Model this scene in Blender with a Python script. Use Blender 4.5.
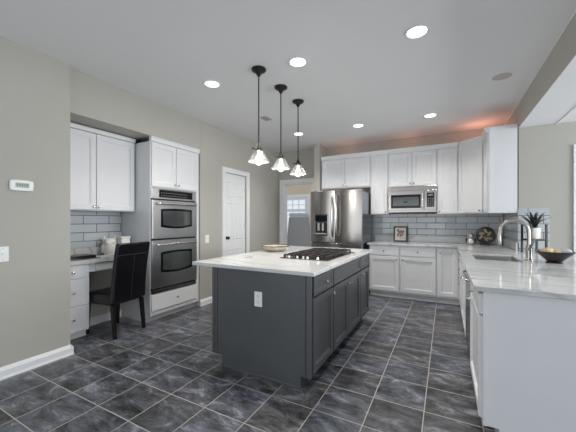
import bpy, bmesh, math, random
from mathutils import Vector, Matrix
random.seed(7)
for o in list(bpy.data.objects): bpy.data.objects.remove(o)
S = bpy.context.scene
COL = S.collection
PI = math.pi

# ------------------------------------------------------------------ camera, world, light, exposure
cam_d = bpy.data.cameras.new('camera'); cam = bpy.data.objects.new('camera', cam_d); COL.objects.link(cam)
FPX = 295.24
cam_d.sensor_fit = 'HORIZONTAL'; cam_d.sensor_width = 36.0; cam_d.lens = 36.0 * FPX / 576.0
cam_d.shift_y = 4.45 / 576.0
cam_d.clip_start = 0.02
cam.location = (0, 0, 1.297); cam.rotation_euler = (PI/2, 0, math.radians(28.117))
S.camera = cam
vs = S.view_settings
vs.view_transform = 'Standard'; vs.look = 'None'; vs.gamma = 1.0; vs.use_curve_mapping = False
vs.exposure = 0.05

W = bpy.data.worlds.new('world'); S.world = W; W.use_nodes = True
bg = W.node_tree.nodes['Background']; bg.inputs[0].default_value = (0.87, 0.93, 1.0, 1); bg.inputs[1].default_value = 0.86

def area(name, loc, target, sx, sy, energy, color=(1, 1, 1), spread=180):
    d = bpy.data.lights.new(name, 'AREA'); d.shape = 'RECTANGLE'; d.size = sx; d.size_y = sy; d.energy = energy; d.color = color
    d.spread = math.radians(spread)
    o = bpy.data.objects.new(name, d); COL.objects.link(o); o.location = loc
    o.rotation_euler = (Vector(target) - Vector(loc)).to_track_quat('-Z', 'Y').to_euler()
    return o
area('daylight_rear_windows', (-2.0, -3.8, 1.35), (-1.6, 3.0, 0.9), 4.0, 1.8, 48, (0.92, 0.96, 1.0))
area('daylight_side_windows', (4.6, 3.3, 1.7), (-1.0, 2.9, 1.1), 4.5, 1.9, 235, (0.93, 0.97, 1.0))

# ------------------------------------------------------------------ materials
def lin(c): c /= 255.0; return c/12.92 if c <= 0.04045 else ((c+0.055)/1.055)**2.4
def rgb(r, g, b): return (lin(r), lin(g), lin(b), 1)
def new(name):
    m = bpy.data.materials.new(name); m.use_nodes = True
    return m, m.node_tree.nodes, m.node_tree.links, m.node_tree.nodes['Principled BSDF']
def N(n, t, **k):
    x = n.new(t)
    for a, b in k.items(): setattr(x, a, b)
    return x
def ramp(n, stops):
    r = n.new('ShaderNodeValToRGB'); e = r.color_ramp.elements
    while len(e) < len(stops): e.new(0.5)
    for i, (p, c) in enumerate(stops): e[i].position = p; e[i].color = c
    return r
def paint(name, col, rough=0.5, vary=0.04, scale=6.0, bump=0.0, metal=0.0, bscale=180.0):
    m, n, l, p = new(name)
    tc = N(n, 'ShaderNodeTexCoord'); nz = N(n, 'ShaderNodeTexNoise'); nz.inputs['Scale'].default_value = scale; nz.inputs['Detail'].default_value = 3
    l.new(tc.outputs['Object'], nz.inputs['Vector'])
    a = tuple(max(0, c*(1-vary)) for c in col[:3]) + (1,); b = tuple(min(1, c*(1+vary)) for c in col[:3]) + (1,)
    r = ramp(n, [(0.3, a), (0.7, b)]); l.new(nz.outputs['Fac'], r.inputs['Fac']); l.new(r.outputs['Color'], p.inputs['Base Color'])
    p.inputs['Roughness'].default_value = rough; p.inputs['Metallic'].default_value = metal
    if bump:
        n2 = N(n, 'ShaderNodeTexNoise'); n2.inputs['Scale'].default_value = bscale; l.new(tc.outputs['Object'], n2.inputs['Vector'])
        bp = N(n, 'ShaderNodeBump'); bp.inputs['Strength'].default_value = bump; bp.inputs['Distance'].default_value = 0.002
        l.new(n2.outputs['Fac'], bp.inputs['Height']); l.new(bp.outputs['Normal'], p.inputs['Normal'])
    return m
def emis(name, col, strength):
    m, n, l, p = new(name)
    p.inputs['Base Color'].default_value = (0.8, 0.8, 0.8, 1); p.inputs['Emission Color'].default_value = col; p.inputs['Emission Strength'].default_value = strength
    return m
def steel(name, col, rough, axis=2, streak=0.12):
    m, n, l, p = new(name)
    tc = N(n, 'ShaderNodeTexCoord'); mp = N(n, 'ShaderNodeMapping'); s = [220.0, 220.0, 220.0]; s[axis] = 2.0; mp.inputs['Scale'].default_value = s
    nz = N(n, 'ShaderNodeTexNoise'); nz.inputs['Scale'].default_value = 1.0
    l.new(tc.outputs['Object'], mp.inputs['Vector']); l.new(mp.outputs['Vector'], nz.inputs['Vector'])
    r = ramp(n, [(0.3, (rough-streak*0.4,)*3+(1,)), (0.7, (rough+streak*0.4,)*3+(1,))]); l.new(nz.outputs['Fac'], r.inputs['Fac']); l.new(r.outputs['Color'], p.inputs['Roughness'])
    p.inputs['Base Color'].default_value = col; p.inputs['Metallic'].default_value = 1.0
    return m

M = {}
M['wall'] = paint('wall_greige', rgb(177, 175, 167), 0.75, 0.015, 3, 0.06)
M['beige'] = paint('wall_beige', rgb(214, 196, 172), 0.75, 0.02, 3, 0.05)
M['ceil'] = paint('ceiling_white', rgb(232, 233, 234), 0.85, 0.01, 2, 0.05)
M['trim'] = paint('trim_white', rgb(232, 233, 234), 0.35, 0.01)
M['cab'] = paint('cabinet_white', rgb(226, 227, 229), 0.38, 0.012, 5)
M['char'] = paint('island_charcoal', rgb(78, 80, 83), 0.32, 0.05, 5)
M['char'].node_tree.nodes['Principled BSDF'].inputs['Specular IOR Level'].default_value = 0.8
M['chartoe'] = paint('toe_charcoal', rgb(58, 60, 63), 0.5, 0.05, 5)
M['ss'] = steel('stainless_brushed', rgb(146, 142, 138), 0.22, 2, 0.03)
M['sso'] = steel('stainless_oven', rgb(186, 186, 187), 0.30, 0, 0.03)
M['ssh'] = steel('stainless_handle', rgb(215, 214, 212), 0.2, 2, 0.02)
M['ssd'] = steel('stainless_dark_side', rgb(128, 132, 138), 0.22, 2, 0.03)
M['nick'] = steel('nickel_brushed', rgb(172, 166, 160), 0.28, 2, 0.03)
M['basin'] = steel('sink_steel', rgb(158, 157, 154), 0.38, 2, 0.02)
M['chrome'] = steel('chrome_knob', rgb(200, 200, 200), 0.2)
M['bglass'] = paint('oven_black_glass', rgb(14, 15, 17), 0.10, 0.1)
M['bglass'].node_tree.nodes['Principled BSDF'].inputs['Specular IOR Level'].default_value = 0.25
M['gglass'] = paint('oven_window_glass', rgb(62, 66, 66), 0.08, 0.15)
M['black'] = paint('black_metal', rgb(17, 16, 16), 0.42, 0.1)
M['bronze'] = paint('dark_bronze', rgb(24, 20, 18), 0.42, 0.15, 30)
M['leather'] = paint('black_leather', rgb(13, 13, 18), 0.30, 0.25, 25, 0.35, 0, 140)
M['seam'] = paint('leather_seam', rgb(46, 46, 50), 0.5, 0.1)
M['legwood'] = paint('black_wood', rgb(24, 22, 22), 0.3, 0.2, 12)
M['ceramic'] = paint('white_ceramic', rgb(228, 226, 220), 0.3, 0.05, 60, 0.4, 0, 90)
M['plate'] = paint('plastic_white', rgb(236, 237, 234), 0.4, 0.01)
M['slot'] = paint('slot_dark', rgb(120, 120, 118), 0.6, 0.02)
M['lcd'] = paint('lcd_green', rgb(150, 160, 146), 0.3, 0.05)
M['lcdink'] = paint('lcd_ink', rgb(92, 100, 92), 0.4, 0.05)
M['leaf'] = paint('leaf_dark', rgb(34, 42, 36), 0.4, 0.3, 30)
M['soil'] = paint('soil', rgb(60, 48, 38), 0.9, 0.3, 60)
M['iron'] = paint('cast_iron', rgb(44, 40, 39), 0.55, 0.2, 40, 0.3)
M['wicker'] = paint('wicker_pale', rgb(196, 184, 164), 0.75, 0.25, 70, 0.8, 0, 120)
M['dried'] = paint('dried_petal', rgb(206, 178, 140), 0.85, 0.3, 40, 0.5)
M['shell'] = paint('grey_shell', rgb(182, 184, 188), 0.5, 0.15, 40)
M['darkwood'] = paint('espresso_wood', rgb(30, 24, 24), 0.3, 0.2, 14)
M['grille'] = paint('grille_grey', rgb(186, 184, 178), 0.6, 0.05)
M['greyfab'] = paint('grey_fabric', rgb(170, 172, 176), 0.8, 0.06, 30, 0.3)
M['palefab'] = paint('pale_blue_fabric', rgb(206, 216, 228), 0.8, 0.06, 30, 0.3)
M['silver'] = paint('silver_glaze', rgb(186, 186, 186), 0.25, 0.25, 40, 0, 0.6)
M['art'] = paint('art_paper', rgb(214, 208, 200), 0.6, 0.1, 25)
M['artpink'] = paint('art_flower', rgb(178, 128, 116), 0.6, 0.3, 60)
M['artgrey'] = paint('art_grey', rgb(118, 122, 118), 0.6, 0.3, 60)
M['book'] = paint('dark_cover', rgb(30, 27, 28), 0.25, 0.3, 18)
M['bookpink'] = paint('cover_orange', rgb(176, 122, 102), 0.4, 0.3, 18)
M['paper'] = paint('paper_grey', rgb(206, 203, 204), 0.5, 0.06)
M['trimedge'] = paint('casing_white', rgb(236, 236, 236), 0.6, 0.0)
M['olive'] = paint('olive_leaf_paint', rgb(150, 140, 112), 0.5, 0.3, 30)
M['bulb'] = emis('bulb_glow', (1.0, 0.93, 0.82, 1), 3.0)
M['lens'] = emis('can_lens_glow', (1.0, 0.98, 0.95, 1), 5.0)

def glassm():
    m, n, l, p = new('prismatic_glass')
    tc = N(n, 'ShaderNodeTexCoord')
    p.inputs['Base Color'].default_value = (0.88, 0.89, 0.88, 1); p.inputs['Roughness'].default_value = 0.12
    p.inputs['Transmission Weight'].default_value = 0.9; p.inputs['IOR'].default_value = 1.25
    return m
M['glass'] = glassm()

def marble():
    m, n, l, p = new('white_marble')
    tc = N(n, 'ShaderNodeTexCoord'); mp = N(n, 'ShaderNodeMapping'); mp.inputs['Rotation'].default_value = (0, 0, math.radians(28)); mp.inputs['Scale'].default_value = (0.6, 1.5, 1.5)
    l.new(tc.outputs['Object'], mp.inputs['Vector'])
    n1 = N(n, 'ShaderNodeTexNoise'); n1.inputs['Scale'].default_value = 2.2; n1.inputs['Detail'].default_value = 7; n1.inputs['Roughness'].default_value = 0.6; n1.inputs['Distortion'].default_value = 0.8
    l.new(mp.outputs['Vector'], n1.inputs['Vector'])
    w = N(n, 'ShaderNodeTexWave', wave_type='BANDS', bands_direction='Y'); w.inputs['Scale'].default_value = 1.1; w.inputs['Distortion'].default_value = 9; w.inputs['Detail'].default_value = 4; w.inputs['Detail Scale'].default_value = 1.3
    l.new(mp.outputs['Vector'], w.inputs['Vector'])
    r1 = ramp(n, [(0.30, rgb(178, 181, 187)), (0.46, rgb(207, 208, 208)), (1.0, rgb(217, 217, 216))]); l.new(n1.outputs['Fac'], r1.inputs['Fac'])
    r2 = ramp(n, [(0.0, (1, 1, 1, 1)), (0.035, (0.35, 0.35, 0.35, 1)), (0.10, (0, 0, 0, 1))]); l.new(w.outputs['Fac'], r2.inputs['Fac'])
    n3 = N(n, 'ShaderNodeTexNoise'); n3.inputs['Scale'].default_value = 1.7; l.new(tc.outputs['Object'], n3.inputs['Vector'])
    r3 = ramp(n, [(0.36, (0.05, 0.05, 0.05, 1)), (0.58, (0.9, 0.9, 0.9, 1))]); l.new(n3.outputs['Fac'], r3.inputs['Fac'])
    mul = N(n, 'ShaderNodeMath', operation='MULTIPLY'); l.new(r3.outputs['Color'], mul.inputs[1]); l.new(r2.outputs['Color'], mul.inputs[0])
    mx = N(n, 'ShaderNodeMix', data_type='RGBA'); l.new(mul.outputs[0], mx.inputs[0]); l.new(r1.outputs['Color'], mx.inputs[6]); mx.inputs[7].default_value = rgb(160, 163, 170)
    l.new(mx.outputs[2], p.inputs['Base Color']); p.inputs['Roughness'].default_value = 0.10
    return m
M['marble'] = marble()

def subway(name, ax):
    m, n, l, p = new(name)
    tc = N(n, 'ShaderNodeTexCoord'); sp = N(n, 'ShaderNodeSeparateXYZ'); cb = N(n, 'ShaderNodeCombineXYZ')
    l.new(tc.outputs['Object'], sp.inputs[0]); l.new(sp.outputs[ax], cb.inputs[0]); l.new(sp.outputs[2], cb.inputs[1])
    b = N(n, 'ShaderNodeTexBrick'); b.offset = 0.5; b.inputs['Scale'].default_value = 1.0
    b.inputs['Brick Width'].default_value = 0.305; b.inputs['Row Height'].default_value = 0.1045; b.inputs['Mortar Size'].default_value = 0.0045; b.inputs['Mortar Smooth'].default_value = 0.15
    b.inputs['Color1'].default_value = rgb(180, 186, 191); b.inputs['Color2'].default_value = rgb(192, 197, 200); b.inputs['Mortar'].default_value = rgb(104, 108, 112)
    l.new(cb.outputs[0], b.inputs['Vector']); l.new(b.outputs['Color'], p.inputs['Base Color'])
    rr = ramp(n, [(0.0, (0.08,)*3+(1,)), (1.0, (0.7,)*3+(1,))]); l.new(b.outputs['Fac'], rr.inputs['Fac']); l.new(rr.outputs['Color'], p.inputs['Roughness'])
    bp = N(n, 'ShaderNodeBump', invert=True); bp.inputs['Strength'].default_value = 0.7; bp.inputs['Distance'].default_value = 0.003; l.new(b.outputs['Fac'], bp.inputs['Height']); l.new(bp.outputs['Normal'], p.inputs['Normal'])
    return m
M['tilex'] = subway('subway_tile_x', 0); M['tiley'] = subway('subway_tile_y', 1)

def slate():
    m, n, l, p = new('slate_floor_tile')
    PT = 0.336
    tc = N(n, 'ShaderNodeTexCoord'); mp = N(n, 'ShaderNodeMapping'); mp.inputs['Location'].default_value = (0.13, -(2.205 % PT), 0)
    l.new(tc.outputs['Object'], mp.inputs['Vector'])
    b = N(n, 'ShaderNodeTexBrick'); b.offset = 0.0; b.inputs['Scale'].default_value = 1.0
    b.inputs['Brick Width'].default_value = PT; b.inputs['Row Height'].default_value = PT; b.inputs['Mortar Size'].default_value = 0.0036; b.inputs['Mortar Smooth'].default_value = 0.2
    l.new(mp.outputs['Vector'], b.inputs['Vector'])
    sc = N(n, 'ShaderNodeVectorMath', operation='SCALE'); sc.inputs['Scale'].default_value = 1.0/PT; l.new(mp.outputs['Vector'], sc.inputs[0])
    fl = N(n, 'ShaderNodeVectorMath', operation='FLOOR'); l.new(sc.outputs[0], fl.inputs[0])
    wn = N(n, 'ShaderNodeTexWhiteNoise', noise_dimensions='3D'); l.new(fl.outputs[0], wn.inputs['Vector'])
    off = N(n, 'ShaderNodeVectorMath', operation='SCALE'); off.inputs['Scale'].default_value = 40.0; l.new(wn.outputs['Color'], off.inputs[0])
    ad = N(n, 'ShaderNodeVectorMath', operation='ADD'); l.new(mp.outputs['Vector'], ad.inputs[0]); l.new(off.outputs[0], ad.inputs[1])
    m2 = N(n, 'ShaderNodeMapping'); m2.inputs['Scale'].default_value = (1.0, 2.0, 1.0); m2.inputs['Rotation'].default_value = (0, 0, 0.5); l.new(ad.outputs[0], m2.inputs['Vector'])
    nz = N(n, 'ShaderNodeTexNoise'); nz.inputs['Scale'].default_value = 4.2; nz.inputs['Detail'].default_value = 12; nz.inputs['Roughness'].default_value = 0.76; nz.inputs['Distortion'].default_value = 0.5
    l.new(m2.outputs['Vector'], nz.inputs['Vector'])
    r = ramp(n, [(0.34, rgb(28, 29, 32)), (0.44, rgb(68, 70, 74)), (0.55, rgb(102, 105, 112)), (0.66, rgb(158, 161, 170))]); l.new(nz.outputs['Fac'], r.inputs['Fac'])
    hs = N(n, 'ShaderNodeMix', data_type='RGBA', blend_type='MULTIPLY'); hs.inputs[0].default_value = 1.0
    tn = ramp(n, [(0.0, (0.92, 0.96, 1.0, 1)), (0.45, (1.08, 1.08, 1.1, 1)), (0.75, (0.80, 0.78, 0.76, 1)), (1.0, (1.0, 0.93, 0.85, 1))]); l.new(wn.outputs['Value'], tn.inputs['Fac'])
    l.new(r.outputs['Color'], hs.inputs[6]); l.new(tn.outputs['Color'], hs.inputs[7])
    br = N(n, 'ShaderNodeMix', data_type='RGBA'); l.new(b.outputs['Fac'], br.inputs[0]); l.new(hs.outputs[2], br.inputs[6]); br.inputs[7].default_value = rgb(176, 172, 164)
    l.new(br.outputs[2], p.inputs['Base Color'])
    rr = ramp(n, [(0.3, (0.26,)*3+(1,)), (0.8, (0.5,)*3+(1,))]); l.new(nz.outputs['Fac'], rr.inputs['Fac']); l.new(rr.outputs['Color'], p.inputs['Roughness'])
    inv = N(n, 'ShaderNodeMath', operation='SUBTRACT'); l.new(nz.outputs['Fac'], inv.inputs[0]); l.new(b.outputs['Fac'], inv.inputs[1])
    bp = N(n, 'ShaderNodeBump'); bp.inputs['Strength'].default_value = 0.35; bp.inputs['Distance'].default_value = 0.006; l.new(inv.outputs[0], bp.inputs['Height']); l.new(bp.outputs['Normal'], p.inputs['Normal'])
    return m
M['floor'] = slate()

# ------------------------------------------------------------------ geometry helpers
class MB:
    def __init__(s): s.bm = bmesh.new()
    def box(s, x0, x1, y0, y1, z0, z1):
        v = [s.bm.verts.new((x, y, z)) for z in (z0, z1) for y in (y0, y1) for x in (x0, x1)]
        for f in ((0, 2, 3, 1), (4, 5, 7, 6), (0, 1, 5, 4), (2, 6, 7, 3), (0, 4, 6, 2), (1, 3, 7, 5)): s.bm.faces.new([v[i] for i in f])
        return s
    def prism(s, pts, a0, a1, axis='z'):          # pts: 2-D outline; extruded along axis
        def P(p, a): return {'z': (p[0], p[1], a), 'y': (p[0], a, p[1]), 'x': (a, p[0], p[1])}[axis]
        A = [s.bm.verts.new(P(p, a0)) for p in pts]; B = [s.bm.verts.new(P(p, a1)) for p in pts]
        s.bm.faces.new(A); s.bm.faces.new(B[::-1])
        for i in range(len(pts)):
            j = (i+1) % len(pts); s.bm.faces.new((A[i], B[i], B[j], A[j]))
        return s
    def rings(s, rings, cap0=True, cap1=True):
        R = [[s.bm.verts.new(p) for p in r] for r in rings]; k = len(R[0])
        for a, b in zip(R, R[1:]):
            for i in range(k): s.bm.faces.new((a[i], a[(i+1) % k], b[(i+1) % k], b[i]))
        if cap0: s.bm.faces.new(R[0][::-1])
        if cap1: s.bm.faces.new(R[-1])
        return s
    def lathe(s, prof, c=(0, 0, 0), axis='z', seg=24, rib=0.0, cap0=True, cap1=True):
        rs = []
        for r, h in prof:
            ring = []
            for i in range(seg):
                a = 2*PI*i/seg; q = r*(1+(rib if i % 2 else -rib)); x, y = q*math.cos(a), q*math.sin(a)
                ring.append({'z': (c[0]+x, c[1]+y, c[2]+h), 'y': (c[0]+x, c[1]+h, c[2]+y), 'x': (c[0]+h, c[1]+x, c[2]+y)}[axis])
            rs.append(ring)
        return s.rings(rs, cap0, cap1)
    def tube(s, path, r, seg=10, rad=None):
        path = [Vector(p) for p in path]; rs = []; up = Vector((0.0123, 0.02, 1))
        for i, p in enumerate(path):
            t = (path[min(i+1, len(path)-1)] - path[max(i-1, 0)]).normalized()
            if i == 0:
                u = t.cross(up)
                if u.length < 0.05: u = t.cross(Vector((1, 0, 0)))
                u.normalize()
            else: u = (u - t*u.dot(t)).normalized()
            w = t.cross(u); q = rad[i] if rad else r
            rs.append([tuple(p + u*q*math.cos(2*PI*k/seg) + w*q*math.sin(2*PI*k/seg)) for k in range(seg)])
        return s.rings(rs)
    def panel(s, x0, x1, z0, z1, y=0.0, t=0.02, rail=0.055, dep=0.008, flat=False):   # framed door, front toward -y
        def rg(i, yy): return [(x0+i, yy, z0+i), (x1-i, yy, z0+i), (x1-i, yy, z1-i), (x0+i, yy, z1-i)]
        if flat: return s.rings([rg(0, y), rg(0, y-t+0.003), rg(0.004, y-t)])
        return s.rings([rg(0, y), rg(0, y-t+0.003), rg(0.003, y-t), rg(rail, y-t), rg(rail+0.003, y-t+dep*0.55), rg(rail+0.011, y-t+dep*0.62), rg(rail+0.014, y-t+dep)])
    def ball(s, c, r, sx=1, sy=1, sz=1, u=14, v=8):
        prof = [(max(1e-4, r*math.sin(PI*i/v)), -r*math.cos(PI*i/v)) for i in range(v+1)]
        rs = [[(c[0]+sx*q*math.cos(2*PI*k/u), c[1]+sy*q*math.sin(2*PI*k/u), c[2]+sz*h) for k in range(u)] for q, h in prof]
        return s.rings(rs)
    def build(s, name, mat, parent=None, bev=0.0, smooth=False, loc=None, seg=2, ang=35):
        bmesh.ops.recalc_face_normals(s.bm, faces=s.bm.faces)
        me = bpy.data.meshes.new(name); s.bm.to_mesh(me); s.bm.free()
        me.materials.append(M[mat] if isinstance(mat, str) else mat)
        if smooth:
            for p in me.polygons: p.use_smooth = True
            try: me.set_sharp_from_angle(angle=math.radians(42))
            except Exception: pass
        o = bpy.data.objects.new(name, me); COL.objects.link(o)
        if parent: o.parent = parent
        if loc: o.location = loc
        if bev:
            b = o.modifiers.new('bevel', 'BEVEL'); b.width = bev; b.segments = seg; b.limit_method = 'ANGLE'; b.angle_limit = math.radians(ang)
        return o

def tag(o, label, cat, group=None, kind=None):
    o['label'] = label; o['category'] = cat
    if group: o['group'] = group
    if kind: o['kind'] = kind
    return o
def thing(name, label, cat, loc=(0, 0, 0), rz=0.0, group=None):
    o = bpy.data.objects.new(name, None); COL.objects.link(o); o.empty_display_size = 0.1
    o.location = loc; o.rotation_euler = (0, 0, math.radians(rz))
    return tag(o, label, cat, group)
def struct(name, mb, mat, label, cat, bev=0.0, smooth=False):
    return tag(mb.build(name, mat, None, bev, smooth), label, cat, None, 'structure')
def dup(root, loc, label, group=None):
    r = root.copy(); COL.objects.link(r); r.location = loc; r['label'] = label
    for ch in list(root.children):
        c = ch.copy(); COL.objects.link(c); c.parent = r
        for g in ch.children:
            d = g.copy(); COL.objects.link(d); d.parent = c
    return r

# ------------------------------------------------------------------ setting
ZC = 2.797; XA = -3.202; XL = -3.265
struct('floor', MB().box(-6.5, 6.0, -2.5, 10.0, -0.1, 0.0), 'floor', 'dark slate square tile floor with pale grout', 'floor')
struct('ceiling', MB().box(-4.0, 0.82, -1.6, 5.9, ZC, ZC+0.1), 'ceil', 'flat pale ceiling over the kitchen with recessed lights', 'ceiling')
struct('wall_left', MB().box(-3.40, XA, -1.6, 1.526, 0, ZC), 'wall', 'plain greige wall at the left holding the thermostat', 'wall')
struct('wall_soffit', MB().box(-3.99, XL, 1.528, 3.30, 2.364, ZC), 'wall', 'greige soffit above the desk nook and oven tower', 'wall')
struct('wall_desk', MB().box(-4.0, -3.87, 1.38, 3.30, 0, 2.36).box(-3.87, -3.402, 1.38, 1.478, 0, 2.36), 'wall', 'greige back wall of the desk nook', 'wall')
struct('wall_pantry', MB().box(-3.42, XL, 3.302, 3.872, 0, ZC).box(-3.42, XL, 4.462, 5.658, 0, ZC).box(-3.42, XL, 3.872, 4.462, 2.108, ZC), 'wall', 'greige wall with the white six panel door', 'wall')
struct('wall_far', MB().box(-3.42, -3.13, 5.66, 5.78, 0, ZC).box(-2.45, -2.297, 5.66, 5.78, 0, ZC).box(-3.13, -2.45, 5.66, 5.78, 2.09, ZC), 'wall', 'greige far wall with the cased doorway', 'wall')
struct('wall_partition', MB().box(-2.295, -2.178, 5.385, 5.90, 0, ZC), 'wall', 'narrow greige wall end left of the refrigerator cabinet', 'wall')
struct('wall_back', MB().box(-2.176, 0.82, 5.775, 5.90, 0, ZC), 'wall', 'back kitchen wall behind the upper cabinets and tile', 'wall')
struct('wall_right', MB().box(0.822, 1.75, 4.72, 5.90, 0, 2.483), 'wall', 'greige wall end right of the upper cabinets behind the plant', 'wall')
struct('wall_header', MB().box(0.822, 1.19, -1.6, 5.90, 2.485, ZC), M['wall'], 'boxed ceiling beam running along the right side', 'beam')
struct('ceiling_adjoining', MB().box(0.80+0.022, 5.0, -1.6, 4.718, 2.478, 2.4845), 'ceil', 'white underside of the beam and adjoining ceiling at the right', 'ceiling')
struct('trim_1', MB().box(1.185, 1.20, -1.6, 4.716, 2.472, 2.478), 'trim', 'thin white line of trim along the beam underside', 'trim')
# baseboards
def baseprof(d): return [(0, 0), (d*1.25, 0), (d*1.25, 0.012), (d, 0.02), (d, 0.070), (d*0.6, 0.084), (d*0.35, 0.094), (0, 0.098)]
bb = MB(); A = [(XA+p[0], p[1]) for p in baseprof(0.02)]
bb.prism(A, -1.6, 1.526, 'y'); bb.prism([(1.526+p[0], p[1]) for p in baseprof(0.02)], -3.398, XA+0.02, 'x')
struct('baseboard_left', bb, 'trim', 'tall white baseboard along the plain left wall', 'baseboard')
bb = MB(); A = [(XL+p[0], p[1]) for p in baseprof(0.016)]
bb.prism(A, 3.302, 3.775, 'y').prism(A, 4.55, 5.655, 'y')
struct('baseboard_pantry', bb, 'trim', 'white baseboard beside the oven tower and six panel door', 'baseboard')
bb = MB().prism([(-3.868+p[0], p[1]) for p in baseprof(0.014)], 1.86, 2.455, 'y')
struct('baseboard_desk', bb, 'trim', 'white baseboard in the knee space under the desk', 'baseboard')
# six panel door
dr = MB().box(-3.32, -3.288, 3.876, 4.458, 0.008, 2.104)
door = struct('door_1', dr, 'trim', 'white six panel door in the left wall', 'door')
pn = MB()
for (a, b) in ((3.955, 4.125), (4.205, 4.375)):
    for (z0, z1) in ((0.22, 0.80), (0.98, 1.60), (1.72, 1.96)):
        def rg(i, x): return [(x, a+i, z0+i), (x, b-i, z0+i), (x, b-i, z1-i), (x, a+i, z1-i)]
        pn.rings([rg(-0.012, -3.2885), rg(0.0, -3.279), rg(0.014, -3.2855), rg(0.035, -3.2855), rg(0.05, -3.279)])
pn.build('raised_panels', 'trim', door)
MB().lathe([(0.026, 0), (0.026, 0.006), (0.011, 0.009), (0.011, 0.03), (0.024, 0.036), (0.028, 0.05), (0.020, 0.062), (0.004, 0.066)], (-3.288, 3.93, 1.0), 'x', 16).build('door_knob', 'bronze', door, smooth=True)
for z in (0.25, 1.2, 1.85): MB().box(-3.287, -3.27, 4.445, 4.4575, z-0.045, z+0.045).build('hinge', 'bronze' if z < 1 else 'grille', door)
cs = MB()
for (a, b) in ((3.785, 3.868), (4.466, 4.545)): cs.box(XL, XL+0.018, a, b, 0, 2.11)
cs.box(XL, XL+0.018, 3.785, 4.545, 2.112, 2.19).box(XL+0.018, XL+0.024, 3.785, 3.80, 0, 2.175).box(XL+0.018, XL+0.024, 4.53, 4.545, 0, 2.175).box(XL+0.018, XL+0.024, 3.785, 4.545, 2.175, 2.19)
struct('trim_2', cs, 'trim', 'white casing around the six panel door', 'trim')
# cased doorway in the far wall
cs = MB().box(-3.215, -3.13, 5.64, 5.66, 0, 2.092).box(-2.45, -2.36, 5.64, 5.66, 0, 2.092).box(-3.215, -2.36, 5.64, 5.66, 2.094, 2.18)
cs.box(-3.215, -3.195, 5.633, 5.64, 0, 2.165).box(-3.215, -2.36, 5.633, 5.64, 2.165, 2.18)
cs.box(-3.13, -3.112, 5.655, 5.79, 0, 2.072).box(-2.468, -2.45, 5.655, 5.79, 0, 2.072).box(-3.13, -2.45, 5.655, 5.79, 2.073, 2.09)
struct('trim_3', cs, 'trim', 'white casing of the open doorway left of the refrigerator', 'trim')
# room beyond the doorway
struct('wall_beyond', MB().box(-6.0, -4.66, 8.5, 8.6, 0, 2.6).box(-3.86, -1.0, 8.5, 8.6, 0, 2.6).box(-4.66, -3.86, 8.5, 8.6, 2.02, 2.6).box(-4.66, -3.86, 8.5, 8.6, 0, 0.80), 'beige', 'beige wall of the room beyond the doorway', 'wall')
wf = MB().box(-4.66, -4.60, 8.47, 8.53, 0.80, 2.02).box(-3.92, -3.86, 8.47, 8.53, 0.80, 2.02).box(-4.60, -3.92, 8.47, 8.53, 1.95, 2.02).box(-4.60, -3.92, 8.47, 8.53, 0.80, 0.88).box(-4.60, -3.92, 8.475, 8.525, 1.58, 1.66)
win = struct('window_1', wf, 'trim', 'white window in the beige room beyond the doorway', 'window')
mu = MB().box(-4.60, -3.92, 8.49, 8.51, 1.79, 1.81).box(-4.60, -3.92, 8.49, 8.51, 1.20, 1.22)
for x in (-4.37, -4.15): mu.box(x-0.011, x+0.011, 8.488, 8.512, 0.88, 1.95)
mu.build('muntins', 'trim', win)
mc = MB().box(-3.85, -3.75, 8.47, 8.498, 0.72, 2.0295).box(-4.77, -4.67, 8.47, 8.498, 0.72, 2.0295).box(-4.77, -3.75, 8.47, 8.498, 2.03, 2.12)
mc.build('window_casing', 'trim', win)
# casing at the right picture edge
struct('trim_4', MB().box(1.345, 1.44, 4.698, 4.7195, 0.0, 2.11).box(1.345, 1.75, 4.698, 4.7195, 2.112, 2.20), 'trimedge', 'white casing at the right edge of the greige wall', 'trim')

# tile and marble backsplashes
struct('backsplash_back', MB().box(-1.195, 0.800, 5.766, 5.774, 1.019, 1.415), 'tilex', 'grey subway tile backsplash on the back wall', 'backsplash')
struct('backsplash_right', MB().box(0.812, 0.821, 4.712, 5.765, 1.019, 1.45), 'tiley', 'grey subway tile backsplash on the right return wall', 'backsplash')
struct('backsplash_end', MB().box(0.823, 1.125, 4.711, 4.719, 0.918, 1.45), 'tilex', 'glossy subway tile patch behind the potted plant', 'backsplash')
struct('backsplash_desk', MB().box(-3.869, -3.861, 1.480, 2.455, 0.965, 1.412), 'tiley', 'grey subway tile backsplash above the desk', 'backsplash')

# ------------------------------------------------------------------ cabinets
def knob(parent, x, z, y=-0.02, mat='chrome', s=1.0):
    MB().lathe([(0.006*s, 0), (0.005*s, -0.012*s), (0.011*s, -0.016*s), (0.0145*s, -0.022*s), (0.011*s, -0.028*s), (0.002*s, -0.030*s)], (x, y, z), 'y', 14).build('knob', mat, parent, smooth=True)
CROWN = [(0.0, 0.0), (-0.022, 0.0), (-0.024, 0.012), (-0.030, 0.018), (-0.034, 0.034), (-0.046, 0.050), (-0.050, 0.062), (-0.050, 0.075), (0.0, 0.075)]
def fronts(t, fr, mat, km='chrome', ks=1.0, th=0.022):
    for f in fr:
        k, x0, x1, z0, z1 = f[:5]
        if k == 'drawer':
            o = MB().panel(x0, x1, z0, z1, 0, th, flat=True).build('drawer', mat, t)
        elif k == 'sdrawer':
            o = MB().panel(x0, x1, z0, z1, 0, th, 0.028, 0.008).build('drawer', mat, t)
        else:
            o = MB().panel(x0, x1, z0, z1, 0, th, 0.055, 0.013).build('door', mat, t)
        for kx, kz in f[5:]: knob(o, kx, kz, -th, km, ks)
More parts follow.
